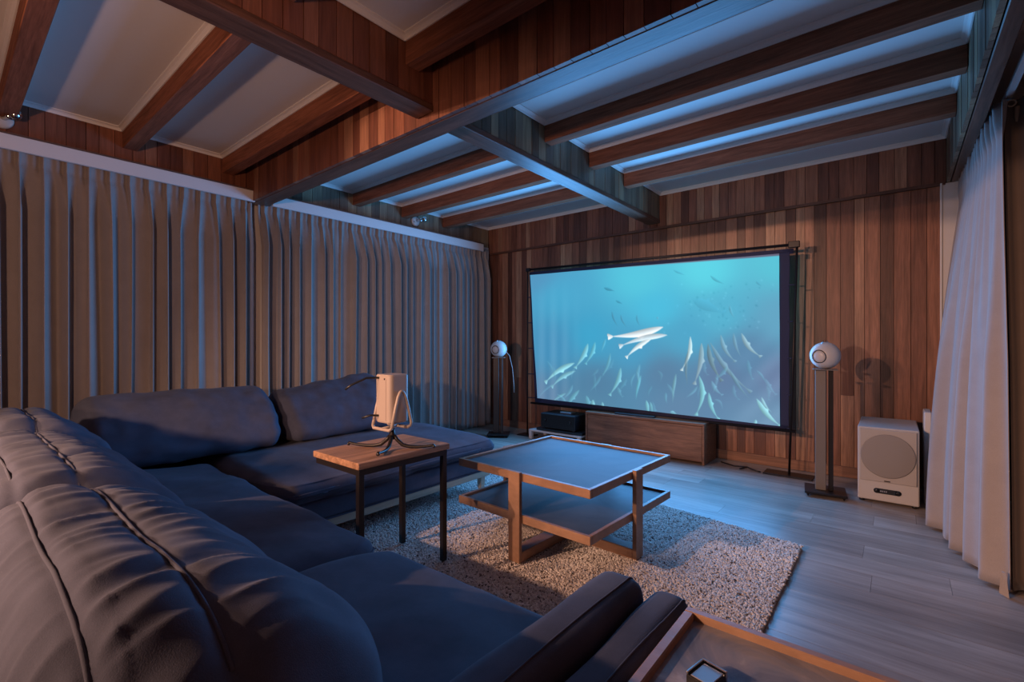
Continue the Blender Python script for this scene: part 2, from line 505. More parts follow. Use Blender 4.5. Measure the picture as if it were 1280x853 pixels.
# ================================================================== CURTAINS
def curtain_left(name, y0, y1, label, seed, dens=.107):
    rs = np.random.RandomState(seed)
    n = max(2, int(round((y1 - y0) / dens))); K = 22
    u = np.linspace(0, n, n * K + 1); nv = 46
    v = np.concatenate([np.linspace(0, .08, 12), np.linspace(.09, 1, nv - 12)])
    U, V = np.meshgrid(u, v, indexing='ij')
    amp = rs.choice([.35, .8, 1.0, 1.15, 1.3], n + 2) * rs.uniform(.85, 1.15, n + 2); sh = rs.uniform(-.3, .3, n + 2); sk = rs.uniform(-.5, .5, n + 2)
    wide = rs.uniform(-1, 1, n + 2)
    A = np.interp(U, np.arange(n + 2) , amp); S = np.interp(U, np.arange(n + 2), sh); SK = np.interp(U, np.arange(n + 2), sk)
    WD = np.interp(U, np.arange(n + 2), wide)
    low = np.clip((V - .05) / .12, 0, 1) ** .8
    ph = U + (S + .10 * np.sin(U * 1.7 + seed) + .16 * WD * np.sin(V * 2.2 + U * .9) + .10 * SK * V) * low
    fr = ph - np.floor(ph)
    head = np.exp(-((fr - .5) / .07) ** 2) * .026 + .006 * np.sin(2 * PI * fr * 2)
    body = (.5 - .5 * np.cos(2 * PI * fr)); body = body ** (.75 + .25 * np.sin(U))
    body = body * .088 * A + .008 * np.sin(2 * PI * fr * 2 + SK * 3)
    neck = np.exp(-((V - .045) / .016) ** 2)
    off = head * (1 - low) + body * low - .006 * neck
    Y = y0 + (y1 - y0) * U / n + (.020 * np.sin(2 * PI * fr) * low * (1 + .6 * SK)) + low * .012 * WD
    X = -4.195 + off
    Z = 2.30 - V * 2.285
    edge = np.minimum(U, n - U); X = np.where(edge < .15, -4.18, X)
    o = grid_mesh(name, np.stack([X, Y, Z], -1), M_CURT, solid=.003)
    return tag(o, label, 'curtain')

curtain_left('curtain', -1.9, 1.665, 'grey-brown pinch-pleated curtain behind the corner of the sofa', 3)
curtain_left('curtain', 1.712, 4.60, 'grey-blue pinch-pleated curtain reaching the corner beside the far speaker', 8, .103)

def curtain_right():
    rs = np.random.RandomState(4)
    top = np.array([(.352, 4.60), (.356, 4.30), (.362, 3.95), (.372, 3.60), (.385, 3.30)])
    bot = np.array([(.19, 4.25), (.150, 3.72), (.205, 3.53), (.25, 3.30), (.295, 3.10), (.345, 2.93)])
    def along(P, t):
        d = np.r_[0, np.cumsum(np.hypot(*np.diff(P, axis=0).T))]; d /= d[-1]
        return np.stack([np.interp(t, d, P[:, 0]), np.interp(t, d, P[:, 1])], -1)
    n = 16; K = 22; t = np.linspace(0, 1, n * K + 1)
    T = along(top, t); B = along(bot, t ** 1.05); nv = 50; v = np.linspace(0, 1, nv)
    amp = np.interp(t * n, np.arange(n + 1), rs.uniform(.7, 1.3, n + 1))
    P = np.zeros((len(t), nv, 3))
    for j, vv in enumerate(v):
        s = 1 - (1 - vv) ** 1.7 if vv > 0 else 0
        base = T * (1 - s) + B * s
        d = np.gradient(base, axis=0); d /= np.linalg.norm(d, axis=1, keepdims=True) + 1e-9
        nr = np.stack([d[:, 1], -d[:, 0]], -1)
        nf = n * (1 - .62 * min(1, vv * 1.4) ** .7)
        a = np.interp(vv, [0, .05, .09, .4, 1], [.026, .020, .006, .015, .026])
        ph = t * n; w1 = np.sin(2 * PI * ph); w2 = np.sin(2 * PI * t * 7.5 + 1.2 + .9 * np.sin(t * 9)); w3 = np.sin(2 * PI * t * 12 + .5)
        mix = min(1, max(0, (vv - .06) / .5))
        wv = w1 * (1 - mix) * amp + (w2 * 1.1 + .45 * w3) * mix
        q = base + nr * (a * wv)[:, None]
        P[:, j, 0] = q[:, 0]; P[:, j, 1] = q[:, 1]; P[:, j, 2] = 2.262 - vv * 2.245
    # the ruffled heading rises towards the near end
    P[:, :, 2] += (np.clip(t - .0, 0, 1) * .02)[:, None] * (1 - v)[None, :]
    root = thing('curtain', 'pale gathered curtain hanging at the right window beside the subwoofer', 'curtain', (.3, 3.6, 0))
    grid_mesh('drape', P, M_CURTR, root, solid=.003)
    # turned-back leading edge showing the lining
    e = P[-1]; m = 26; Q = np.zeros((m, nv, 3))
    for i in range(m):
        k = i / (m - 1)
        Q[i, :, 0] = e[:, 0] + .01 + k * .30 + .014 * np.sin(k * 14)
        Q[i, :, 1] = e[:, 1] + .02 + k * .10 + .03 * np.sin(k * 19)
        Q[i, :, 2] = e[:, 2]
    l = grid_mesh('lining', Q, M_LINING, root, solid=.003); l['label'] = 'dark turned-back curtain lining'
    # hem tab at the leading corner
    MB().add([(.338, 2.925, .10), (.352, 2.915, .10), (.36, 2.90, .0), (.330, 2.91, .012), (.345, 2.935, .10), (.345, 2.94, .01)],
             [(0, 1, 2, 3), (0, 4, 5, 3), (1, 4, 5, 2), (0, 1, 4), (3, 2, 5)]).build('hem_corner', M_CURTR, root)
curtain_right()
tr = MB().box(.40, .43, 1.9, 4.55, 2.30, 2.325, .003).build('curtain_track', M_WHITE)
tag(tr, 'white ceiling track above the right curtain', 'curtain track')
wd = thing('curtain_wand', 'pale draw wand hanging beside the right curtain edge', 'curtain wand', (.44, 3.33, .92))
MB().tube([(.44, 3.33, 2.24), (.44, 3.33, .92)], .009, 8).build('rod', M_BRASS, wd)
MB().tube([(.42 + .016 * math.cos(a), 3.33, 2.262 + .016 * math.sin(a)) for a in np.linspace(0, 2 * PI, 14)[:-1]], .004, 6, closed=True).build('ring', M_BRASS, wd)
heat = MB().box(.125, .165, 4.22, 4.45, .0, .62, .006).build('panel_heater', M_WHITE)
tag(heat, 'slim pale upright panel between subwoofer and right curtain', 'panel')
heat_f = None

# ================================================================== PROJECTION SCREEN
# (real corner positions of the slightly skewed frame)
TL = Vector((-3.37, 4.40, 1.925)); TR = Vector((-.655, 4.42, 1.872)); BR = Vector((-.675, 4.42, .375)); BL = Vector((-3.295, 4.42, .385))
scr = thing('projection_screen', 'large framed fabric screen showing dolphins under blue water', 'projector screen', (-2.0, 4.42, 0))
F = 590.0; AA = math.atan2(485, 590)
def px_of(p):
    d = p - np.array([0, 0, 1.1]); W = np.array([-math.sin(AA), math.cos(AA), 0]); R = np.array([math.cos(AA), math.sin(AA), 0])
    w_ = d @ W
    return 640 + F * (d @ R) / w_, 426.5 - F * d[..., 2] / w_

def quad_pts(a, b, c, d, nu, nv):
    u = np.linspace(0, 1, nu)[:, None, None]; v = np.linspace(0, 1, nv)[None, :, None]
    a, b, c, d = [np.array(q)[None, None, :] for q in (a, b, c, d)]
    return (a * (1 - u) + b * u) * (1 - v) + (d * (1 - u) + c * u) * v
def lerp4(u, v): return (TL.lerp(TR, u)).lerp(BL.lerp(BR, u), v)

def screen_paint(X, Y):
    """moving picture on the screen: water gradient, dolphins and spray"""
    ctl = [(668, 345, 84, 150, 192), (700, 370, 76, 170, 208), (800, 350, 84, 200, 224), (880, 338, 92, 214, 232), (975, 325, 88, 196, 216),
           (980, 400, 98, 165, 196), (900, 395, 84, 180, 210), (820, 385, 74, 190, 224), (740, 420, 62, 165, 205), (690, 430, 78, 150, 192),
           (678, 500, 100, 135, 170), (745, 480, 82, 128, 162), (830, 468, 88, 128, 162), (900, 470, 96, 124, 160), (975, 470, 110, 132, 168),
           (960, 525, 112, 150, 182), (850, 512, 96, 134, 168), (730, 508, 86, 135, 165), (790, 435, 72, 158, 198), (930, 440, 92, 136, 172), (860, 420, 76, 166, 202)]
    num = np.zeros(X.shape + (3,)); den = np.zeros(X.shape)
    for cx, cy, r, g, b in ctl:
        wt = 1 / (((X - cx) ** 2 + 1.4 * (Y - cy) ** 2 + 260) ** 1.6)
        den += wt; num += wt[..., None] * np.array([r, g, b])
    col = num / den[..., None]
    # fold shading painted into the picture: vertical at the left, diagonal lower right
    col += (6 * np.sin(X * .42) * np.exp(-((X - 690) / 26) ** 2) * np.clip((Y - 350) / 80, 0, 1))[..., None] * np.array([1.5, 1, .8])
    col += (4 * np.sin((X + Y * 1.1) * .16) * np.clip((X - 900) / 60, 0, 1) * np.clip((Y - 400) / 60, 0, 1))[..., None]
    D = [(829, 409, 761, 421, 6.2, 232, 240, 245, .95, -3), (834, 419, 775, 433, 5.0, 215, 228, 236, .9, 3), (813, 424, 783, 447, 4.0, 225, 240, 245, .92, 2),
         (863, 421, 852, 463, 3.4, 205, 228, 232, .85, -4), (877, 429, 868, 480, 4.4, 150, 178, 188, .75, -3), (885, 430, 902, 476, 4.2, 108, 140, 152, .8, 4),
         (888, 429, 938, 490, 4.0, 120, 158, 176, .7, 5), (901, 419, 919, 452, 3.6, 130, 172, 190, .7, 4), (927, 417, 951, 446, 4.0, 150, 186, 198, .8, 4),
         (917, 417, 926, 446, 3.0, 120, 165, 186, .6, 2), (874, 470, 870, 519, 4.2, 130, 200, 210, .85, -6), (886, 491, 898, 524, 3.6, 130, 205, 215, .8, 3),
         (946, 499, 976, 533, 4.6, 150, 215, 222, .8, 3), (952, 497, 964, 515, 2.6, 160, 215, 225, .7, 2), (845, 468, 841, 503, 2.8, 120, 175, 190, .7, 1),
         (801, 470, 795, 499, 2.8, 105, 185, 205, .75, 1), (776, 460, 762, 494, 3.8, 125, 195, 210, .8, -3), (763, 442, 752, 472, 2.6, 110, 180, 200, .6, -2),
         (735, 430, 719, 460, 4.0, 135, 205, 218, .8, -2), (744, 428, 732, 455, 3.2, 115, 195, 212, .7, -2), (718, 454, 682, 478, 4.4, 150, 215, 225, .85, 3),
         (719, 464, 690, 484, 3.6, 140, 205, 218, .7, 3), (912, 462, 936, 498, 3.0, 108, 152, 172, .6, 2), (860, 440, 859, 480, 2.6, 112, 140, 150, .6, 2),
         (808, 501, 811, 520, 3.0, 130, 205, 215, .7, 0), (813, 503, 816, 520, 2.4, 125, 200, 212, .6, 0), (741, 500, 744, 518, 3.4, 150, 215, 225, .7, 1),
         (753, 503, 756, 516, 2.6, 140, 210, 220, .6, 1), (707, 492, 690, 503, 2.4, 125, 190, 205, .6, 1), (724, 488, 708, 512, 3.4, 120, 195, 210, .5, 2),
         (733, 495, 738, 515, 3.6, 115, 190, 208, .5, 0), (945, 525, 943, 534, 2.6, 150, 215, 225, .8, 0), (822, 396, 822, 400, 1.6, 110, 170, 200, .5, 0),
         (765, 390, 772, 408, 1.8, 70, 140, 170, .6, 1), (776, 394, 783, 409, 1.8, 74, 145, 175, .6, 1), (796, 394, 800, 408, 1.8, 74, 145, 175, .5, 1),
         (912, 382, 918, 398, 2.4, 100, 170, 195, .5, 1), (838, 515, 846, 518, 3.0, 130, 200, 215, .6, 0), (757, 424, 752, 440, 2.0, 110, 190, 215, .5, 0),
         (866, 375, 905, 392, 9, 70, 165, 200, .22, 0), (755, 360, 768, 364, 2.6, 50, 125, 155, .5, 0), (770, 376, 778, 380, 1.8, 50, 130, 160, .5, 0),
         (888, 345, 905, 355, 2.4, 66, 150, 175, .45, 1), (842, 338, 856, 344, 2.0, 66, 160, 190, .4, 0), (945, 352, 952, 358, 2, 70, 150, 180, .4, 0)]
    rq = random.Random(12)
    for _ in range(34):      # pale distant dolphins crowding the lower half
        qx, qy = rq.uniform(680, 965), rq.uniform(440, 505); an = rq.uniform(.9, 2.4); ln = rq.uniform(12, 26); br = rq.uniform(0, 40)
        D.append((qx, qy, qx + ln * math.cos(an), qy + ln * math.sin(an), rq.uniform(2, 3.6), 96 + br, 165 + br, 188 + br, rq.uniform(.18, .42), rq.uniform(-3, 3)))
    for hx, hy, tx, ty, wd_, r, g, b, al, cv in D:
        L = math.hypot(tx - hx, ty - hy); ux, uy = (tx - hx) / L, (ty - hy) / L
        s = ((X - hx) * ux + (Y - hy) * uy) / L
        q = -(X - hx) * uy + (Y - hy) * ux
        q = q - cv * np.sin(PI * np.clip(s, 0, 1))
        sc_ = np.clip(s, 0, 1)
        half = wd_ * .80 * (np.sin(PI * sc_ ** .72) ** 1.15) * (1 - .30 * sc_)
        half = np.maximum(half, np.where(sc_ < .12, .5, 0))
        if wd_ > 3:
            half = np.maximum(half, np.where((sc_ > .93), (sc_ - .90) * wd_ * 6, .5))      # flukes
            fin = (np.abs(sc_ - .42) < .07) & (q < 0) ; half = half + np.where(fin, wd_ * .5 * (1 - np.abs(sc_ - .42) / .07), 0)
        e = np.clip((half - np.abs(q)) / 1.0 + .5, 0, 1) * ((s > 0) & (s < 1.02))
        shade = 1 - .22 * np.clip(q / (wd_ * .6), -1, 1)
        c = np.array([r, g, b])[None, None, :] * shade[..., None]
        col = col * (1 - (e * al)[..., None]) + c * (e * al)[..., None]
    rs = np.random.RandomState(2)
    for _ in range(90):     # bubbles and small far fish
        cx = rs.normal(905, 40); cy = rs.normal(388, 16); s_ = rs.uniform(.5, 1.2)
        col += (rs.uniform(-14, 16) * np.exp(-((X - cx) ** 2 + (Y - cy) ** 2) / (s_ * 2)))[..., None]
    c = np.clip(col, 0, 255) / 255
    return np.where(c <= .04045, c / 12.92, ((c + .055) / 1.055) ** 2.4)

def screen_mat():
    m, nt, b = mat('screen_picture')
    at = N(nt, 'ShaderNodeAttribute', attribute_name='picture')
    b.inputs['Base Color'].default_value = (.02, .02, .02, 1); b.inputs['Roughness'].default_value = .9
    b.inputs['Specular IOR Level'].default_value = 0
    nt.links.new(at.outputs['Color'], b.inputs['Emission Color'])
    b.inputs['Emission Strength'].default_value = 1.0
    m.cycles.emission_sampling = 'NONE'
    return m

def build_screen():
    a, b_, c, d = lerp4(.012, .035), lerp4(.958, .035), lerp4(.966, .985), lerp4(.020, .965)
    nu, nv = 430, 250
    P = quad_pts(a, b_, c, d, nu, nv)
    uu = np.linspace(0, 1, nu)[:, None]; vv = np.linspace(0, 1, nv)[None, :]
    P[..., 1] += -.012 + .006 * np.sin(uu * 60) * np.exp(-uu * 9) * vv + .004 * np.sin(uu * 22 + vv * 9)
    o = grid_mesh('picture_area', P, screen_mat(), scr)
    X, Y = px_of(P)
    col = screen_paint(X, Y)
    # narrow unlit fabric at the top
    edge = np.interp(X, [666, 980], [341.5, 318.5]) + 1.0
    dark = np.clip((edge - Y) / 1.2 + .5, 0, 1)[..., None]
    col = col * (1 - dark) + dark * np.array([.13, .13, .20])
    ca = o.data.color_attributes.new('picture', 'FLOAT_COLOR', 'POINT')
    rgba = np.ones((nu * nv, 4), 'f'); rgba[:, :3] = col.reshape(-1, 3)
    ca.data.foreach_set('color', rgba.ravel())
    o['label'] = 'glowing picture of dolphins under blue water'
    # fabric border, four strips behind the picture edge
    def strip(name, u0, v0, u1, v1, m):
        P = quad_pts(lerp4(u0, v0), lerp4(u1, v0), lerp4(u1, v1), lerp4(u0, v1), 24, 24); P[..., 1] += .002
        return grid_mesh(name, P, m, scr, solid=.004)
    strip('fabric_border', .004, .012, .995, .04, M_NAVY)
    strip('fabric_border', .004, .962, .985, 1.0, M_NAVY)
    strip('fabric_border', .004, .04, .020, .965, M_NAVY)
    P = quad_pts(lerp4(.955, .03), lerp4(.985, .03), lerp4(.990, .985), lerp4(.962, .985), 16, 90)
    vv = np.linspace(0, 1, 90)[None, :]; P[..., 0] += .010 * np.sin(vv * PI * 6) * np.linspace(1, .2, 16)[:, None]
    grid_mesh('fabric_border', P, M_NAVY, scr, solid=.004)
    # frame of thin tubes
    r = .009
    MB().tube([TL + Vector((-.012, 0, .012)), TR + Vector((.02, 0, .012))], .012, 8).build('frame_tube', M_BLACKM, scr)
    MB().tube([BL + Vector((-.05, 0, -.01)), BR + Vector((.02, 0, -.01))], .012, 8).build('frame_tube', M_BLACKM, scr)
    MB().tube([(TR.x + .012, 4.42, TR.z + .03), (-.70, 4.42, .012)], r, 8).build('frame_post', M_BLACKM, scr)
    MB().tube([(TL.x - .006, 4.40, TL.z + .02), (-3.36, 4.37, .012)], r, 8).build('frame_post', M_BLACKM, scr)
    for f in (.21, .41, .61, .81, .995):      # elastic straps to the posts
        p = lerp4(.983, f); q = Vector((TR.x + .012 + (-.70 - TR.x - .012) * f * .8, 4.42, p.z))
        MB().tube([p, q], .006, 6).build('strap', M_NAVY, scr)
        p = lerp4(.008, f * .97); MB().tube([p, (-3.372, 4.39, p.z)], .006, 6).build('strap', M_NAVY, scr)
    # corner clips
    MB().box(TR.x - .05, TR.x + .03, 4.405, 4.435, TR.z - .012, TR.z + .04, .004).build('corner_clip', M_BLACKM, scr)
    MB().box(TL.x - .03, TL.x + .03, 4.385, 4.415, TL.z - .012, TL.z + .03, .004).build('corner_clip', M_BLACKM, scr)
    # flat foot plates
    MB().box(-.88, -.53, 4.34, 4.50, 0, .012, .003).build('foot_plate', M_BLACKM, scr)
    MB().box(-3.46, -3.26, 4.30, 4.45, 0, .012, .003).build('foot_plate', M_BLACKM, scr)
build_screen()

# ================================================================== MEDIA FURNITURE
cb = thing('media_cabinet', 'low brown wooden cabinet on the floor under the projector screen', 'cabinet', (-1.93, 4.45, 0))
MB().box(-2.52, -1.34, 4.30, 4.62, .02, .345, .003).build('body', M_CAB, cb)
MB().box(-2.53, -1.33, 4.28, 4.63, .345, .368, .003).build('top_board', M_CAB, cb)
MB().box(-2.53, -2.51, 4.28, 4.63, 0, .345, .002).build('side_board', M_CAB, cb)
MB().box(-1.35, -1.33, 4.28, 4.63, 0, .345, .002).build('side_board', M_CAB, cb)
MB().box(-2.508, -1.352, 4.284, 4.302, .03, .342, .003).build('front_panel', M_CAB, cb)

sb = MB().box(-2.21, -1.80, 4.30, 4.36, .368, .384, .004).build('slim_device', M_BLACKP)
tag(sb, 'slim flat black device lying on the wooden cabinet under the screen', 'device')

sh = thing('equipment_stand', 'low white-legged stand carrying the black receiver', 'stand', (-2.88, 4.4, 0))
MB().box(-3.24, -2.56, 4.24, 4.58, .085, .105, .003).build('shelf', M_WHITE, sh)
for x in (-3.22, -2.59):
    for yy in (4.26, 4.54): MB().box(x - .018, x + .018, yy - .018, yy + .018, 0, .085).build('leg', M_WHITE, sh)
p2 = thing('media_player', 'thin black player stacked beneath the black receiver', 'media player', (-2.85, 4.38, .105))
MB().box(-3.15, -2.56, 4.26, 4.52, .108, .135, .004).build('body', M_BLACKP, p2)
rc = thing('receiver', 'boxy black audio receiver on the low white stand', 'receiver', (-2.86, 4.4, .135))
MB().box(-3.08, -2.64, 4.25, 4.56, .148, .305, .005).build('body', M_BLACKP, rc)
MB().box(-3.075, -2.645, 4.244, 4.25, .152, .30, .002).build('front_panel', M_BLACKM, rc)
for x in (-3.02, -2.70): MB().lathe([(.018, 0), (.018, .010), (.014, .013)], 16, (0, -1, 0), (x, 4.244, .23)).build('knob', M_BLACKM, rc)
for x in (-3.05, -2.67):
    for yy in (4.28, 4.52): MB().lathe([(.015, 0), (.015, .013)], 12, (0, 0, 1), (x, yy, .135)).build('foot', M_BLACKP, rc)
bx = MB().box(-2.88, -2.74, 4.33, 4.43, .305, .325, .004).build('small_box', M_SILVER)
tag(bx, 'small flat silver box on top of the black receiver', 'device')

# ------------------------------------------------------------------ ball speakers on stands
def ball_speaker(loc, aim, label, r=.096):
    t = thing('ball_speaker', label, 'speaker', (loc[0], loc[1], loc[2] - r * .9))
    t['group'] = 'white ball speakers on stands'
    ax = Vector(aim).normalized(); o = Vector(loc)
    prof = [(r * math.sin(a) , -r * math.cos(a) * .93) for a in np.linspace(.02, PI - .52, 26)]
    MB().lathe(prof, 40, ax, o).build('body', M_SPKW, t)
    h = r * math.cos(.52) * .93
    MB().lathe([(r * .5, h - .004), (r * .5, h + .003), (r * .44, h + .004), (r * .43, h - .004)], 36, ax, o).build('driver_ring', M_BLACKP, t)
    MB().lathe([(r * .43, h - .003), (r * .40, h + .002), (r * .2, h + .007), (.001, h + .008)], 32, ax, o).build('driver_cap', M_SPKW, t)
    up = Vector((0, 0, 1)); sd = ax.cross(up).normalized()
    # wire loop over the top
    pts = [o + up * (r * .82 + .030 * math.sin(a)) + sd * 0 + ax * (.045 * math.cos(a)) for a in np.linspace(0, PI, 12)]
    MB().tube(pts, .003, 6).build('wire_loop', M_CHROME, t)
    # seat ring under the ball
    MB().lathe([(.035, -r - .0), (.05, -r * .86)], 24, (0, 0, 1), o + Vector((0, 0, .012))).build('seat_ring', M_SPKW, t)
    return t

def stand(loc, rz, label, H, h2):
    t = thing('speaker_stand', label, 'speaker stand', loc, rz, 'tall speaker stands')
    def b(x0, x1, y0, y1, z0, z1, c, name, m):
        me = MB().box(x0, x1, y0, y1, z0, z1, c)
        o = me.build(name, m, None); o.parent = t; return o
    b(-.125, .125, -.12, .12, .022, .036, .003, 'base_plate', M_BLACKM)
    b(-.06, .005, -.035, .035, .036, H, .003, 'front_column', h2)
    b(.02, .048, -.03, .03, .036, H, .003, 'rear_column', M_BLACKM)
    b(-.075, .075, -.065, .065, H, H + .008, .002, 'top_plate', M_STAND)
    for x in (-.105, .105):
        for yy in (-.1, .1):
            o = MB().lathe([(.002, 0), (.010, .016), (.010, .024)], 10, (0, 0, 1), (x, yy, 0)).build('spike', M_BLACKM, None); o.parent = t
    return t

stand((-.415, 4.04, 0), math.radians(8), 'tall stand with bronze-grey column beside the subwoofer', .892, M_STAND)
ball_speaker((-.415, 4.04, .996), (-.38, -1, -.08), 'white ball speaker on the stand beside the subwoofer')
stand((-3.585, 4.12, 0), math.radians(35), 'tall dark stand between the left curtain and the screen', .905, M_BLACKM)
ball_speaker((-3.585, 4.12, 1.008), (.20, -1, -.10), 'white ball speaker on the stand near the left curtain')
wc = MB().tube([(-3.52, 4.17, .98), (-3.49, 4.20, .93), (-3.47, 4.23, .78), (-3.465, 4.25, .6), (-3.47, 4.26, .5)], .003, 6).build('speaker_cable', M_WCABLE)
tag(wc, 'thin white cable hanging from the far ball speaker', 'cable')

# ------------------------------------------------------------------ subwoofer
sw = thing('subwoofer', 'white box subwoofer with round grille on the floor', 'subwoofer', (-.067, 4.307, 0), 0)
def swb(x0, x1, y0, y1, z0, z1, c, name, m, p=None):
    o = MB().box(x0, x1, y0, y1, z0, z1, c).build(name, m, None); o.parent = p or sw; return o
swb(-.162, .162, -.264, .276, .018, .513, .005, 'body', M_SPKW)
g = swb(-.150, .150, -.276, -.264, .150, .502, .003, 'grille_frame', M_SUBG2)
o = MB().lathe([(.146, 0), (.146, .003), (.140, .005), (.001, .0055)], 48, (0, -1, 0), (0, -.276, .327)).build('round_grille', M_SUBG, None); o.parent = g
cp = swb(-.058, .055, -.268, -.264, .070, .104, .002, 'control_panel', M_BLACKP)
for sx in (-.058, .055):
    o = MB().lathe([(.017, 0), (.017, .004)], 20, (0, -1, 0), (sx, -.264, .087)).build('panel_end', M_BLACKP, None); o.parent = sw
for i, x in enumerate((-.040, -.030, -.020, -.010)):
    o = MB().box(x, x + .007, -.2692, -.268, .082, .092).build('display_mark', M_SILVER, None); o.parent = cp
o = MB().lathe([(.002, 0), (.002, .0012)], 10, (0, -1, 0), (.045, -.268, .087)).build('indicator', M_SILVER, None); o.parent = cp
swb(-.018, .014, -.2785, -.276, .156, .163, .001, 'emblem', M_BLACKM)
for x in (-.14, .14):
    for yy in (-.23, .24): o = MB().lathe([(.016, 0), (.018, .019)], 14, (0, 0, 1), (x, yy, 0)).build('foot', M_BLACKP, None); o.parent = sw
sw.rotation_euler = (0, 0, math.radians(.6))

# cables on the floor
t = MB().tube([(-1.25, 4.50, .006), (-1.12, 4.42, .008), (-1.02, 4.44, .012), (-.98, 4.40, .008), (-.90, 4.36, .006)], .006, 6)
t.tube([(-1.02, 4.44, .012), (-1.06, 4.36, .006)], .006, 6)
tag(t.build('floor_cable', M_BLACKP), 'short black forked cable on the floor beside the cabinet', 'cable')

# ================================================================== WALL SPOT LAMPS
def spot(y, label):
    t = thing('spot_lamp', label, 'wall lamp', (XL, y, 2.45), 0, 'small wall spot lamps')
    MB().lathe([(.055, 0), (.055, .012), (.048, .020), (.012, .024)], 28, (1, 0, 0), (XL, y, 2.45)).build('wall_plate', M_SPKW, t)
    MB().lathe([(.016, .02), (.016, .06), (.022, .065), (.022, .085)], 16, (.9, .45, .12), (XL, y, 2.455)).build('lamp_holder', M_CHROME, t)
    MB().lathe([(.012, .085), (.026, .10), (.032, .118), (.026, .136), (.002, .145)], 18, (.9, .45, .12), (XL, y, 2.455)).build('bulb', M_CHROME, t)
    MB().lathe([(.006, 0), (.006, .003)], 10, (1, 0, 0), (XL + .021, y - .03, 2.44)).build('screw', M_BLACKM, t)
spot(.245, 'round white wall spot lamp above the near curtain')
spot(3.42, 'round white wall spot lamp above the far curtain')

# ================================================================== RUG
def rug():
    t = thing('rug', 'cream and grey speckled shaggy rug under the coffee table', 'rug', (-1.55, 2.0, 0))
    cs = [(-2.75, 1.12), (-.40, 1.00), (-.40, 2.90), (-2.75, 3.28)]
    base = MB().add([(x, y, z) for z in (.002, .016) for x, y in cs],
                    [(3, 2, 1, 0), (4, 5, 6, 7), (0, 1, 5, 4), (1, 2, 6, 5), (2, 3, 7, 6), (3, 0, 4, 7)]).build('backing', M_RUGB, t)
    rs = np.random.RandomState(7)
    n = 120000
    u = rs.rand(n); v = rs.rand(n)
    # a third of the tufts sit in rows like loop pile
    c = [np.array(q) for q in cs]
    P = (c[0] * (1 - u)[:, None] + c[1] * u[:, None]) * (1 - v)[:, None] + (c[3] * (1 - u)[:, None] + c[2] * u[:, None]) * v[:, None]
    P += rs.normal(0, .003, P.shape)
    r = rs.uniform(.0036, .006, n); hz = rs.uniform(.0165, .0205, n)
    an = rs.rand(n) * PI; el = rs.uniform(1.0, 2.0, n)
    O = np.array([(1, 0, 0), (0, 1, 0), (-1, 0, 0), (0, -1, 0), (0, 0, 1), (0, 0, -1)], float)
    V = np.repeat(O[None], n, 0)
    V[:, :, 0] *= (r * el)[:, None]; V[:, :, 1] *= r[:, None]; V[:, :, 2] *= (r * 1.1)[:, None]
    x = V[:, :, 0] * np.cos(an)[:, None] - V[:, :, 1] * np.sin(an)[:, None]
    y = V[:, :, 0] * np.sin(an)[:, None] + V[:, :, 1] * np.cos(an)[:, None]
    W_ = np.stack([x + P[:, None, 0] + 1.55, y + P[:, None, 1] - 2.0, V[:, :, 2] + hz[:, None]], -1)
    T = np.array([(0, 1, 4), (1, 2, 4), (2, 3, 4), (3, 0, 4), (1, 0, 5), (2, 1, 5), (3, 2, 5), (0, 3, 5)])
    Fc = (T[None] + (np.arange(n) * 6)[:, None, None]).reshape(-1, 3)
    me = bpy.data.meshes.new('pile')
    me.vertices.add(n * 6); me.vertices.foreach_set('co', W_.astype('f').ravel())
    me.loops.add(Fc.size); me.loops.foreach_set('vertex_index', Fc.ravel().astype('i'))
    me.polygons.add(len(Fc)); me.polygons.foreach_set('loop_start', np.arange(0, Fc.size, 3, dtype='i'))
    me.polygons.foreach_set('loop_total', np.full(len(Fc), 3, 'i'))
    me.polygons.foreach_set('use_smooth', np.ones(len(Fc), bool))
    me.update(calc_edges=True)
    o = link('pile', me, M_RUG, t); o['kind'] = 'stuff'
rug()

# ================================================================== COFFEE TABLE
def coffee():
    rz = math.radians(-2.1)
    t = thing('coffee_table', 'square two-tier wooden coffee table with slate tops on the rug', 'coffee table', (-1.435, 2.219, .026), rz)
    h = .42; z0 = -.0
    def b(x0, x1, y0, y1, za, zb, c, name, m, p=None):
        o = MB().box(x0, x1, y0, y1, za, zb, c).build(name, m, None); o.parent = p or t; return o
    for z, nm in ((.391, 'top'), (.188, 'shelf')):
        e = bpy.data.objects.new(nm, None); C.objects.link(e); e.parent = t
        b(-h + .015, h - .015, -h + .015, h - .015, z + .012, z + .028, 0, nm + '_panel', M_SLATE, e)
        zt = z + .040
        b(-h, h, -h, -h + .02, z, zt, .002, 'rim', M_TBL, e); b(-h, h, h - .02, h, z, zt, .002, 'rim', M_TBL, e)
        b(-h, -h + .02, -h + .02, h - .02, z, zt, .002, 'rim', M_TBL, e); b(h - .02, h, -h + .02, h - .02, z, zt, .002, 'rim', M_TBL, e)
    zt = .438
    b(-.036, .036, -h - .022, -h + .0, 0, zt, .002, 'leg', M_TBL); b(-.036, .036, h, h + .022, 0, .428, .002, 'leg', M_TBL)
    b(-h - .022, -h, -.036, .036, 0, .428, .002, 'leg', M_TBL); b(h, h + .022, -.036, .036, 0, zt, .002, 'leg', M_TBL)
    b(-.036, .036, -h, h, 0, .05, .002, 'cross_bar', M_TBL)
    b(-h, -.036, -.036, .036, 0, .05, .002, 'cross_bar', M_TBL); b(.036, h, -.036, .036, 0, .05, .002, 'cross_bar', M_TBL)
coffee()

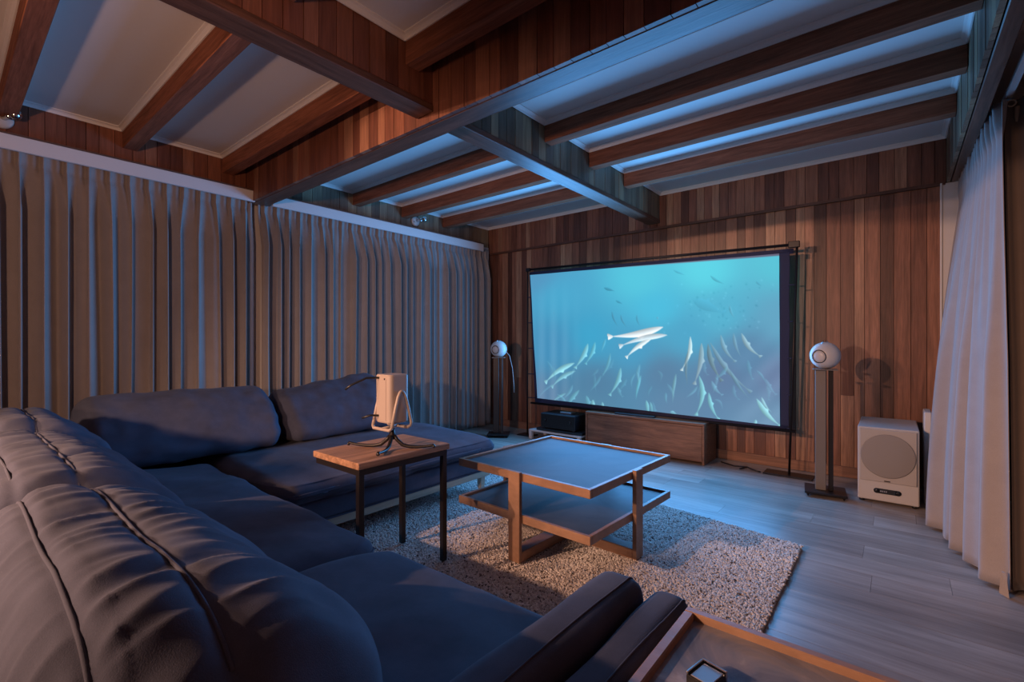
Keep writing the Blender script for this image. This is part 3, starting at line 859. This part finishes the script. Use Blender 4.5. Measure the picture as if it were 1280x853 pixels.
# ================================================================== SIDE TABLE + PROJECTOR
st = thing('side_table', 'small oak-topped side table with black metal legs by the sofa corner', 'side table', (-1.88, 1.31, 0))
MB().box(-2.065, -1.700, 1.085, 1.590, .572, .60, .003).build('table_top', M_STOP, st)
fr = MB()
fr.box(-2.055, -1.71, 1.095, 1.12, .545, .571).box(-2.055, -1.71, 1.555, 1.58, .545, .571).box(-2.055, -2.03, 1.12, 1.555, .545, .571).box(-1.735, -1.71, 1.12, 1.555, .545, .571)
fr.build('top_frame', M_BLACKM, st)
for x, yy in ((-1.7225, 1.1075), (-1.7225, 1.5675), (-2.0425, 1.5675)):
    MB().box(x - .0125, x + .0125, yy - .0125, yy + .0125, .029, .545, .001).build('leg', M_BLACKM, st)

pj = thing('projector', 'upright beige box projector in a white tube cradle', 'projector', (-1.86, 1.36, .70))
def rbox(x0, x1, y0, y1, z0, z1, r, name, m, p):
    # vertical box with rounded vertical edges
    pts = []
    for cx, cy, a0 in ((x1 - r, y1 - r, 0), (x0 + r, y1 - r, PI / 2), (x0 + r, y0 + r, PI), (x1 - r, y0 + r, 1.5 * PI)):
        for k in range(7):
            a = a0 + k / 6 * PI / 2; pts.append((cx + r * math.cos(a), cy + r * math.sin(a)))
    n = len(pts); cx, cy = (x0 + x1) / 2, (y0 + y1) / 2; vs = []
    for z, s in ((z0, .93), (z0 + .006, 1), (z1 - .006, 1), (z1, .93)):
        vs += [(cx + (x - cx) * s, cy + (y_ - cy) * s, z) for x, y_ in pts]
    fs = [(i * n + k, i * n + (k + 1) % n, (i + 1) * n + (k + 1) % n, (i + 1) * n + k) for i in range(3) for k in range(n)]
    fs += [tuple(range(n - 1, -1, -1)), tuple(3 * n + k for k in range(n))]
    return MB().add(vs, fs, False).build(name, m, p)
BX0, BX1, BY0, BY1 = -1.935, -1.815, 1.30, 1.41
rbox(BX0, BX1, BY0, BY1, .722, .945, .022, 'body', M_PROJ, pj)
MB().lathe([(.028, 0), (.028, .006), (.022, .008), (.02, .002)], 24, (0, 1, 0), (-1.875, BY1, .89)).build('lens', M_BLACKP, pj)
MB().box(BX0 + .025, BX1 - .03, BY0 - .002, BY0 + .002, .735, .925, .001).build('rear_panel', M_PROJ, pj)
def arc(p, q, c, n=8):
    return [tuple((1 - k) ** 2 * np.array(p) + 2 * k * (1 - k) * np.array(c) + k * k * np.array(q)) for k in np.linspace(0, 1, n)]
cr = MB(); R_ = .0075
for X in (BX1 + .012, BX0 - .012):
    cr.tube(arc((X, 1.300, .705), (X, 1.345, .862), (X, 1.335, .86), 4) + arc((X, 1.345, .862), (X, 1.365, .862), (X, 1.355, .875), 6)[1:] + arc((X, 1.365, .862), (X, 1.41, .72), (X, 1.38, .85), 5)[1:] + [(X, 1.405, .705), (X, 1.385, .70)], R_, 8)
cr.tube([(BX1 + .012, 1.300, .705), (BX1, 1.296, .694), (BX0, 1.296, .694), (BX0 - .012, 1.300, .705)], R_, 8)
cr.tube([(BX1 + .012, 1.385, .70), (BX0 - .012, 1.385, .70)], R_, 8)
cr.tube([(-1.875, 1.296, .694), (-1.875, 1.385, .70)], R_, 8)
cr.build('cradle', M_PROJ, pj)
cp_ = MB().tube([(-1.90, BY0 - .002, .93), (-1.925, 1.25, .93), (-1.955, 1.19, .90), (-1.97, 1.17, .88)], .005, 8)
cp_.build('cable', M_BLACKP, pj)
MB().tube([(-1.90, BY0 - .002, .755), (-1.92, 1.265, .757), (-1.945, 1.24, .745)], .005, 8).build('cable', M_BLACKP, pj)
MB().lathe([(.004, 0), (.004, .003)], 10, (0, -1, 0), (-1.855, BY0, .925)).build('socket', M_BLACKP, pj)

tp = thing('tripod', 'small black bendy tripod under the projector on the side table', 'tripod', (-1.86, 1.345, .60))
MB().lathe([(.012, 0), (.015, .02), (.012, .035), (.010, .052)], 16, (0, 0, 1), (-1.86, 1.345, .642)).build('head', M_BLACKM, tp)
for ex, ey in ((-2.055, 1.24), (-1.70, 1.46), (-1.77, 1.205)):
    dx, dy = ex + 1.86, ey - 1.345
    pts = [(-1.86 + dx * k, 1.345 + dy * k, z) for k, z in ((.05, .66), (.12, .640), (.25, .617), (.42, .609), (.6, .608), (.8, .611), (.95, .616), (1.0, .617))]
    MB().tube(pts, [.008, .009, .009, .008, .007, .006, .006, .007], 10).build('leg', M_BLACKM, tp)
    MB().lathe([(.004, -.006), (.0085, -.003), (.0085, .003), (.004, .006)], 12, (dx, dy, 0), (ex, ey, .612)).build('foot', M_BLACKP, tp)

pj.location.x += .032; tp.location.x += .032

# ================================================================== TRAY TABLE bottom right
t2 = thing('tray_table', 'square tray-topped table with mottled stone beside the sofa arm', 'side table', (.10, .57, 0))
tx0, tx1, ty0, ty1, tz = -.322, .55, .06, .935, .58
MB().box(tx0 + .01, tx1 - .01, ty0 + .01, ty1 - .01, tz - .035, tz - .014).build('stone_panel', M_SLATE2, t2)
for a in ((tx0, tx1, ty1 - .018, ty1), (tx0, tx1, ty0, ty0 + .018), (tx0, tx0 + .018, ty0 + .018, ty1 - .018), (tx1 - .018, tx1, ty0 + .018, ty1 - .018)):
    MB().box(*a, tz - .045, tz, .002).build('rim', M_TBL, t2)
for x in (tx0 + .03, tx1 - .03):
    for yy in (ty0 + .03, ty1 - .03): MB().box(x - .02, x + .02, yy - .02, yy + .02, 0, tz - .045, .002).build('leg', M_TBL, t2)
mbx = thing('metal_box', 'small square silver-rimmed box lying on the mottled tray table', 'box', (-.232, .760, tz - .014), math.radians(-12))
for nm, a, m in (('body', (-.020, .020, -.026, .020, 0, .016), M_BLACKP), ('rim', (-.021, .021, .020, .024, 0, .021), M_CHROME), ('rim', (-.021, -.017, -.026, .020, .0161, .021), M_CHROME),
                 ('lid', (-.014, .018, -.024, .017, .0162, .018), M_SILVER)):
    o = MB().box(*a, .001).build(nm, m, None); o.parent = mbx

# ================================================================== SOFA
def sweep(prof, axis, s0, s1, n=60, m=48, endp=6.0, shrink=.22, center=None, disp=None, cap_len=.07):
    """closed profile [(a,b)] (a = horizontal across the sweep, b = z), swept along axis 0/1; ends pinch softly. returns (n, m, 3)"""
    p = np.array(prof, float)
    # smooth closed Catmull-Rom resample
    k = len(p); t = np.linspace(0, k, m, endpoint=False); i = np.floor(t).astype(int); f = (t - i)[:, None]
    a, b, c, d = p[(i - 1) % k], p[i % k], p[(i + 1) % k], p[(i + 2) % k]
    q = .5 * ((2 * b) + (-a + c) * f + (2 * a - 5 * b + 4 * c - d) * f ** 2 + (-a + 3 * b - 3 * c + d) * f ** 3)
    ctr = q.mean(0) if center is None else np.array(center)
    L = abs(s1 - s0); e = np.linspace(-1, 1, n)
    e = np.sign(e) * (1 - (1 - np.abs(e)) ** 1.6)                      # denser at the ends
    s = (s0 + s1) / 2 + e * (s1 - s0) / 2
    dist = (1 - np.abs(e)) * L / 2
    sc = np.sqrt(np.clip(1 - (1 - np.clip(dist / cap_len, 0, 1)) ** 2.6, 0, 1))
    sc = 1 - (1 - sc)
    P = np.zeros((n, m, 3))
    for j in range(n):
        r = ctr + (q - ctr) * max(sc[j], .001)
        P[j, :, 1 - axis] = r[:, 0]; P[j, :, axis] = s[j]; P[j, :, 2] = r[:, 1]
    # move the closing vertices outward so ends are puffy
    if disp is not None:
        P = disp(P, q, s, e)
    return P

def fbm(P, f, seed=0.0):
    out = np.zeros(P.shape[:2])
    for i in range(P.shape[0]):
        for j in range(P.shape[1]):
            out[i, j] = noise.noise(Vector((P[i, j, 0] * f + seed, P[i, j, 1] * f, P[i, j, 2] * f)))
    return out

def soft(P, amt, f, seed):
    """displace along surface normals by smooth noise"""
    du = np.gradient(P, axis=0); dv = np.roll(P, -1, 1) - np.roll(P, 1, 1)
    nn = np.cross(du, dv); nn /= np.linalg.norm(nn, axis=-1, keepdims=True) + 1e-9
    c = P.reshape(-1, 3).mean(0)
    if (nn * (P - c)).sum() < 0: nn = -nn
    d = amt * fbm(P, f, seed) + amt * .45 * fbm(P, f * 2.6, seed + 5)
    return P + nn * d[..., None], nn

sofa = thing('sectional_sofa', 'large dark blue-grey corner sofa with pale wooden rail', 'sofa', (-1.8, .8, 0))
# upholstered base boxes (soft edged)
def softbox(name, x0, x1, y0, y1, z0, z1, r=.03, m=M_SOFA, parent=sofa, seed=1.0, amt=.004, axis=0, crown=0.0):
    a0, a1 = (y0, y1) if axis == 0 else (x0, x1)
    s0, s1 = (x0, x1) if axis == 0 else (y0, y1)
    w_, h_ = a1 - a0, z1 - z0
    prof = []
    for cx, cz, st_ in ((a1 - r, z1 - r, 0), (a0 + r, z1 - r, PI / 2), (a0 + r, z0 + r, PI), (a1 - r, z0 + r, 1.5 * PI)):
        for k in range(4):
            an = st_ + k / 3 * PI / 2; prof.append((cx + r * math.cos(an), cz + r * math.sin(an)))
        if st_ == 0 :
            for k in (.2, .4, .6, .8): prof.append((a1 - r - (w_ - 2 * r) * k, z1 + crown * math.sin(PI * k)))
        if st_ == PI:
            for k in (.25, .5, .75): prof.append((a0 + r + (w_ - 2 * r) * k, z0))
    P = sweep(prof, axis, s0, s1, n=64, m=72, cap_len=max(r * 1.6, .03))
    P, _ = soft(P, amt, 4.0, seed)
    return grid_mesh(name, P, m, parent, False, True) if False else closed_sweep(name, P, m, parent)

LAST = {}
def closed_sweep(name, P, m, parent):
    n, k, _ = P.shape; LAST['P'] = P
    idx = np.arange(n * k).reshape(n, k); r = np.roll(idx, -1, 1)
    f = np.stack([idx[:-1], idx[1:], r[1:], r[:-1]], -1).reshape(-1, 4).tolist()
    f.append(tuple(idx[0].tolist())); f.append(tuple(idx[-1][::-1].tolist()))
    vs = P.reshape(-1, 3).copy()
    if parent is not None and parent.type == 'EMPTY': vs -= np.array(parent.location)
    me = bpy.data.meshes.new(name); me.from_pydata(vs.tolist(), [], f); me.update()
    import bmesh
    bm = bmesh.new(); bm.from_mesh(me); bmesh.ops.recalc_face_normals(bm, faces=bm.faces); bm.to_mesh(me); bm.free()
    return link(name, me, m, parent, True)

softbox('base', -3.55, -.40, -.12, .94, .17, .295, .025)
softbox('base', -3.55, -2.30, .90, 2.52, .17, .295, .025, axis=1, seed=3)
softbox('backrest', -3.60, -.42, -.20, -.02, .17, .60, .05, seed=4)
softbox('backrest', -3.74, -3.56, -.15, 2.45, .17, .62, .05, axis=1, seed=5)
# pale wooden rail and legs
MB().box(-2.335, -2.305, .96, 2.55, .125, .170, .003).box(-3.50, -2.335, 2.52, 2.55, .125, .17, .003).build('wooden_rail', M_RAILW, sofa)
MB().box(-2.29, -.42, .915, .945, .125, .170, .003).build('wooden_rail', M_RAILW, sofa)
def leg(x, y_):
    t_, b_ = .024, .015
    MB().add([(x + sx * t_, y_ + sy * t_, .165) for sx in (-1, 1) for sy in (-1, 1)] + [(x + sx * b_, y_ + sy * b_, 0.002 if x < -2.8 or y_ < 1 else .026) for sx in (-1, 1) for sy in (-1, 1)],
             [(0, 1, 3, 2), (4, 6, 7, 5), (0, 4, 5, 1), (2, 3, 7, 6), (0, 2, 6, 4), (1, 5, 7, 3)]).build('leg', M_RAILW, sofa)
for x, y_ in ((-2.345, 2.50), (-3.45, 2.45), (-2.345, 1.0), (-.50, .88), (-.50, -.1), (-3.45, -.1)): leg(x, y_)
# seat cushions
def seat(x0, x1, y0, y1, z0, z1, axis, seed, crown=.035):
    o = softbox('seat_cushion', x0, x1, y0, y1, z0, z1, .06, seed=seed, amt=.012, axis=axis, crown=crown)
    return o
seat(-1.375, -.535, .02, .985, .297, .415, 0, 11)
seat(-3.10, -1.385, .02, 1.00, .297, .405, 0, 12)
seat(-3.52, -2.235, 1.01, 2.60, .297, .395, 1, 13, .03)
# arm: thick inner pad and lower outer pad
def pad(x0, x1, y0, y1, z0, z1, seed, name):
    r = min((x1 - x0) * .45, .05)
    cx, cz, hw, hh = (x0 + x1) / 2, (z0 + z1) / 2, (x1 - x0) / 2, (z1 - z0) / 2
    prof = []
    for k in range(40):
        t_ = 2 * PI * k / 40; c_, s_ = math.cos(t_), math.sin(t_)
        prof.append((cx + hw * math.copysign(abs(c_) ** .62, c_), cz + hh * math.copysign(abs(s_) ** (.62 * hw / hh), s_)))
    P = sweep(prof, 1, y0, y1, n=90, m=80, cap_len=.06)
    P[..., 2] += np.clip((P[..., 1] - .6) / .4, 0, 1) ** 2 * -.012 * (P[..., 2] > cz)
    P[..., 0] += .004 * np.sin(P[..., 1] * 7 + seed) + .0025 * np.sin(P[..., 1] * 19 + P[..., 2] * 12)
    o = closed_sweep(name, P, M_SOFA, sofa); return o, LAST['P']
a1_, a1_P = pad(-.530, -.425, -.10, 1.0, .30, .598, 21, 'arm_pad')
a2_, a2_P = pad(-.418, -.340, -.12, 1.045, .15, .572, 22, 'arm')
def seam_on(P, xl, parent):
    pts = []
    for i in range(2, P.shape[0] - 1):
        up_ = np.where(P[i, :, 2] > P[i, :, 2].max() - .05)[0]
        k = up_[np.argmin(np.abs(P[i, up_, 0] - xl))]; pts.append(tuple(P[i, k] + np.array([0, 0, .001])))
    a_ = np.array(pts); k_ = 5; pad_ = np.pad(a_, ((k_, k_), (0, 0)), 'edge')
    b_ = np.stack([np.convolve(pad_[:, q], np.ones(2 * k_ + 1) / (2 * k_ + 1), 'valid') for q in range(3)], -1); a_[:, 0] = b_[:, 0]
    MB().tube([tuple(q) for q in a_], .0018, 6).build('piping', M_SEAM, parent)
seam_on(a1_P, -.452, a1_); seam_on(a2_P, -.352, a2_)
for o in list(a1_.children) + list(a2_.children): o.location = (-sofa.location.x, -sofa.location.y, 0)

# --- loose back cushions, each its own thing
PROF = [(.045, .44), (.015, .55), (.02, .68), (.055, .775), (.095, .812), (.145, .820), (.195, .812), (.245, .803), (.29, .782), (.35, .738), (.405, .69), (.44, .61),
        (.452, .53), (.42, .455), (.33, .425), (.18, .425)]
def back_cushion(x0, x1, label, seed, dz=0.0, hi=False, dy=0.0):
    prof = [(a + dy, b + dz * (b - .42) / .4) for a, b in PROF]
    n, m = (230, 190) if hi else (110, 130)
    P = sweep(prof, 0, x0, x1, n=n, m=m, cap_len=.22 if hi else .13)
    P, nn = soft(P, .012, 5.0, seed)
    # gathers running across the two piping lines
    X, Y_, Z_ = P[..., 0], P[..., 1], P[..., 2]
    w1 = np.exp(-((Y_ - .26 - dy) / .075) ** 2) * (Z_ > .62); w2 = np.exp(-((Y_ - .135 - dy) / .05) ** 2) * (Z_ > .7)
    w3 = np.exp(-((Z_ - .66) / .12) ** 2) * (Y_ < .12)
    g = np.zeros(P.shape[:2])
    for i in range(n):
        for j in range(m):
            ww = w1[i, j] + .8 * w2[i, j] + .9 * w3[i, j]
            if ww > .02:
                x, yy, zz = P[i, j]
                a = noise.noise(Vector((x * 17 + yy * 6 + seed, yy * 3.0, zz * 2.2)))
                b = noise.noise(Vector((x * 34 + yy * 9, yy * 4 + seed, zz * 3)))
                g[i, j] = ww * ((1 - abs(a) * 2.6) * .0085 + b * .006)
    for yl in (.195 + dy, .092 + dy): g *= 1 - .85 * np.exp(-((Y_ - yl) / .014) ** 2) * (Z_ > .72)
    for yl in (.195 + dy, .092 + dy):          # puckered seams
        g -= .0035 * np.exp(-((Y_ - yl) / .008) ** 2) * (Z_ > .74)
    P = P + nn * g[..., None]
    o = closed_sweep('back_cushion', P, M_SOFA, None)
    tag(o, label, 'cushion', 'loose back cushions on the sofa')
    # piping lines riding on the surface
    for yl, zmin in ((.195 + dy, .7), (.092 + dy, .7)):
        pts = []
        for i in range(n):
            if min(abs(P[i, 0, 0] - x0), abs(P[i, 0, 0] - x1)) < .03: continue
            ok = np.where(P[i, :, 2] > .70)[0]
            if len(ok) == 0: continue
            j = ok[np.argmin(np.abs(P[i, ok, 1] - yl))]
            pts.append((P[i, j, 0], P[i, j, 1], P[i, j, 2] + .001))
        a_ = np.array(pts)
        if len(a_) > 12:
            k_ = 7; pad_ = np.pad(a_, ((k_, k_), (0, 0)), 'edge'); a_ = np.stack([np.convolve(pad_[:, q], np.ones(2 * k_ + 1) / (2 * k_ + 1), 'valid') for q in range(3)], -1)
            a_[:, 1] = yl + (a_[:, 1] - yl) * .15
        pts = [tuple(q) for q in a_[::3]]
        if len(pts) > 4: MB().tube(pts, .0030, 6).build('piping', M_SEAM, o)
    return o
back_cushion(-1.385, -.50, 'big wrinkled back cushion nearest the camera, beside the sofa arm', 31, 0, True)
back_cushion(-2.33, -1.395, 'wrinkled back cushion behind the nearest one, towards the sofa corner', 32, -.012, False, .01)
back_cushion(-3.0, -2.345, 'plump back cushion deepest in the sofa corner', 33, .0, False, .03)

PROF2 = [(-3.54, .44), (-3.56, .58), (-3.52, .72), (-3.44, .795), (-3.36, .808), (-3.28, .79), (-3.18, .74), (-3.09, .66), (-3.04, .57), (-3.02, .49), (-3.08, .435), (-3.25, .425), (-3.42, .425)]
def side_cushion(y0, y1, label, seed, tilt=0.0, dx=0.0, dz=0.0):
    prof = [(a + dx, b + dz * (b - .42) / .4) for a, b in PROF2]
    P = sweep(prof, 1, y0, y1, n=120, m=110, cap_len=.10)
    P, nn = soft(P, .013, 4.5, seed)
    d2 = fbm(P * np.array([1.0, 1.0, 3.0]), 7.0, seed + 2)
    P = P + nn * (d2 * .006)[..., None]
    if tilt:
        yc = y0; P[..., 2] += (P[..., 1] - yc) * tilt * np.clip((P[..., 2] - .42) / .35, 0, 1)
    o = closed_sweep('back_cushion', P, M_SOFA, None)
    return tag(o, label, 'cushion', 'loose back cushions on the sofa')
side_cushion(.43, 1.425, 'long dark back cushion along the curtain side, next to the corner', 41, 0, 0, -.005)
side_cushion(1.435, 2.30, 'tilted dark back cushion beside the projector, facing the room', 42, .13, -.0, -.065)

# lint specks on the seat
LINT = ('tiny pale lint fluff in the middle of the dark seat cushion', 'tiny pale lint fluff on the dark seat close behind the wrinkled back cushion')
for i, (x, y_, z) in enumerate(((-1.93, .62, .452), (-1.62, .42, .452))):
    o = MB().lathe([(.001, -.004), (.004, 0), (.001, .006)], 6, (1, .4, .1), (x, y_, z)).build('lint', M_LINT)
    tag(o, LINT[i], 'lint', 'lint on the seat')
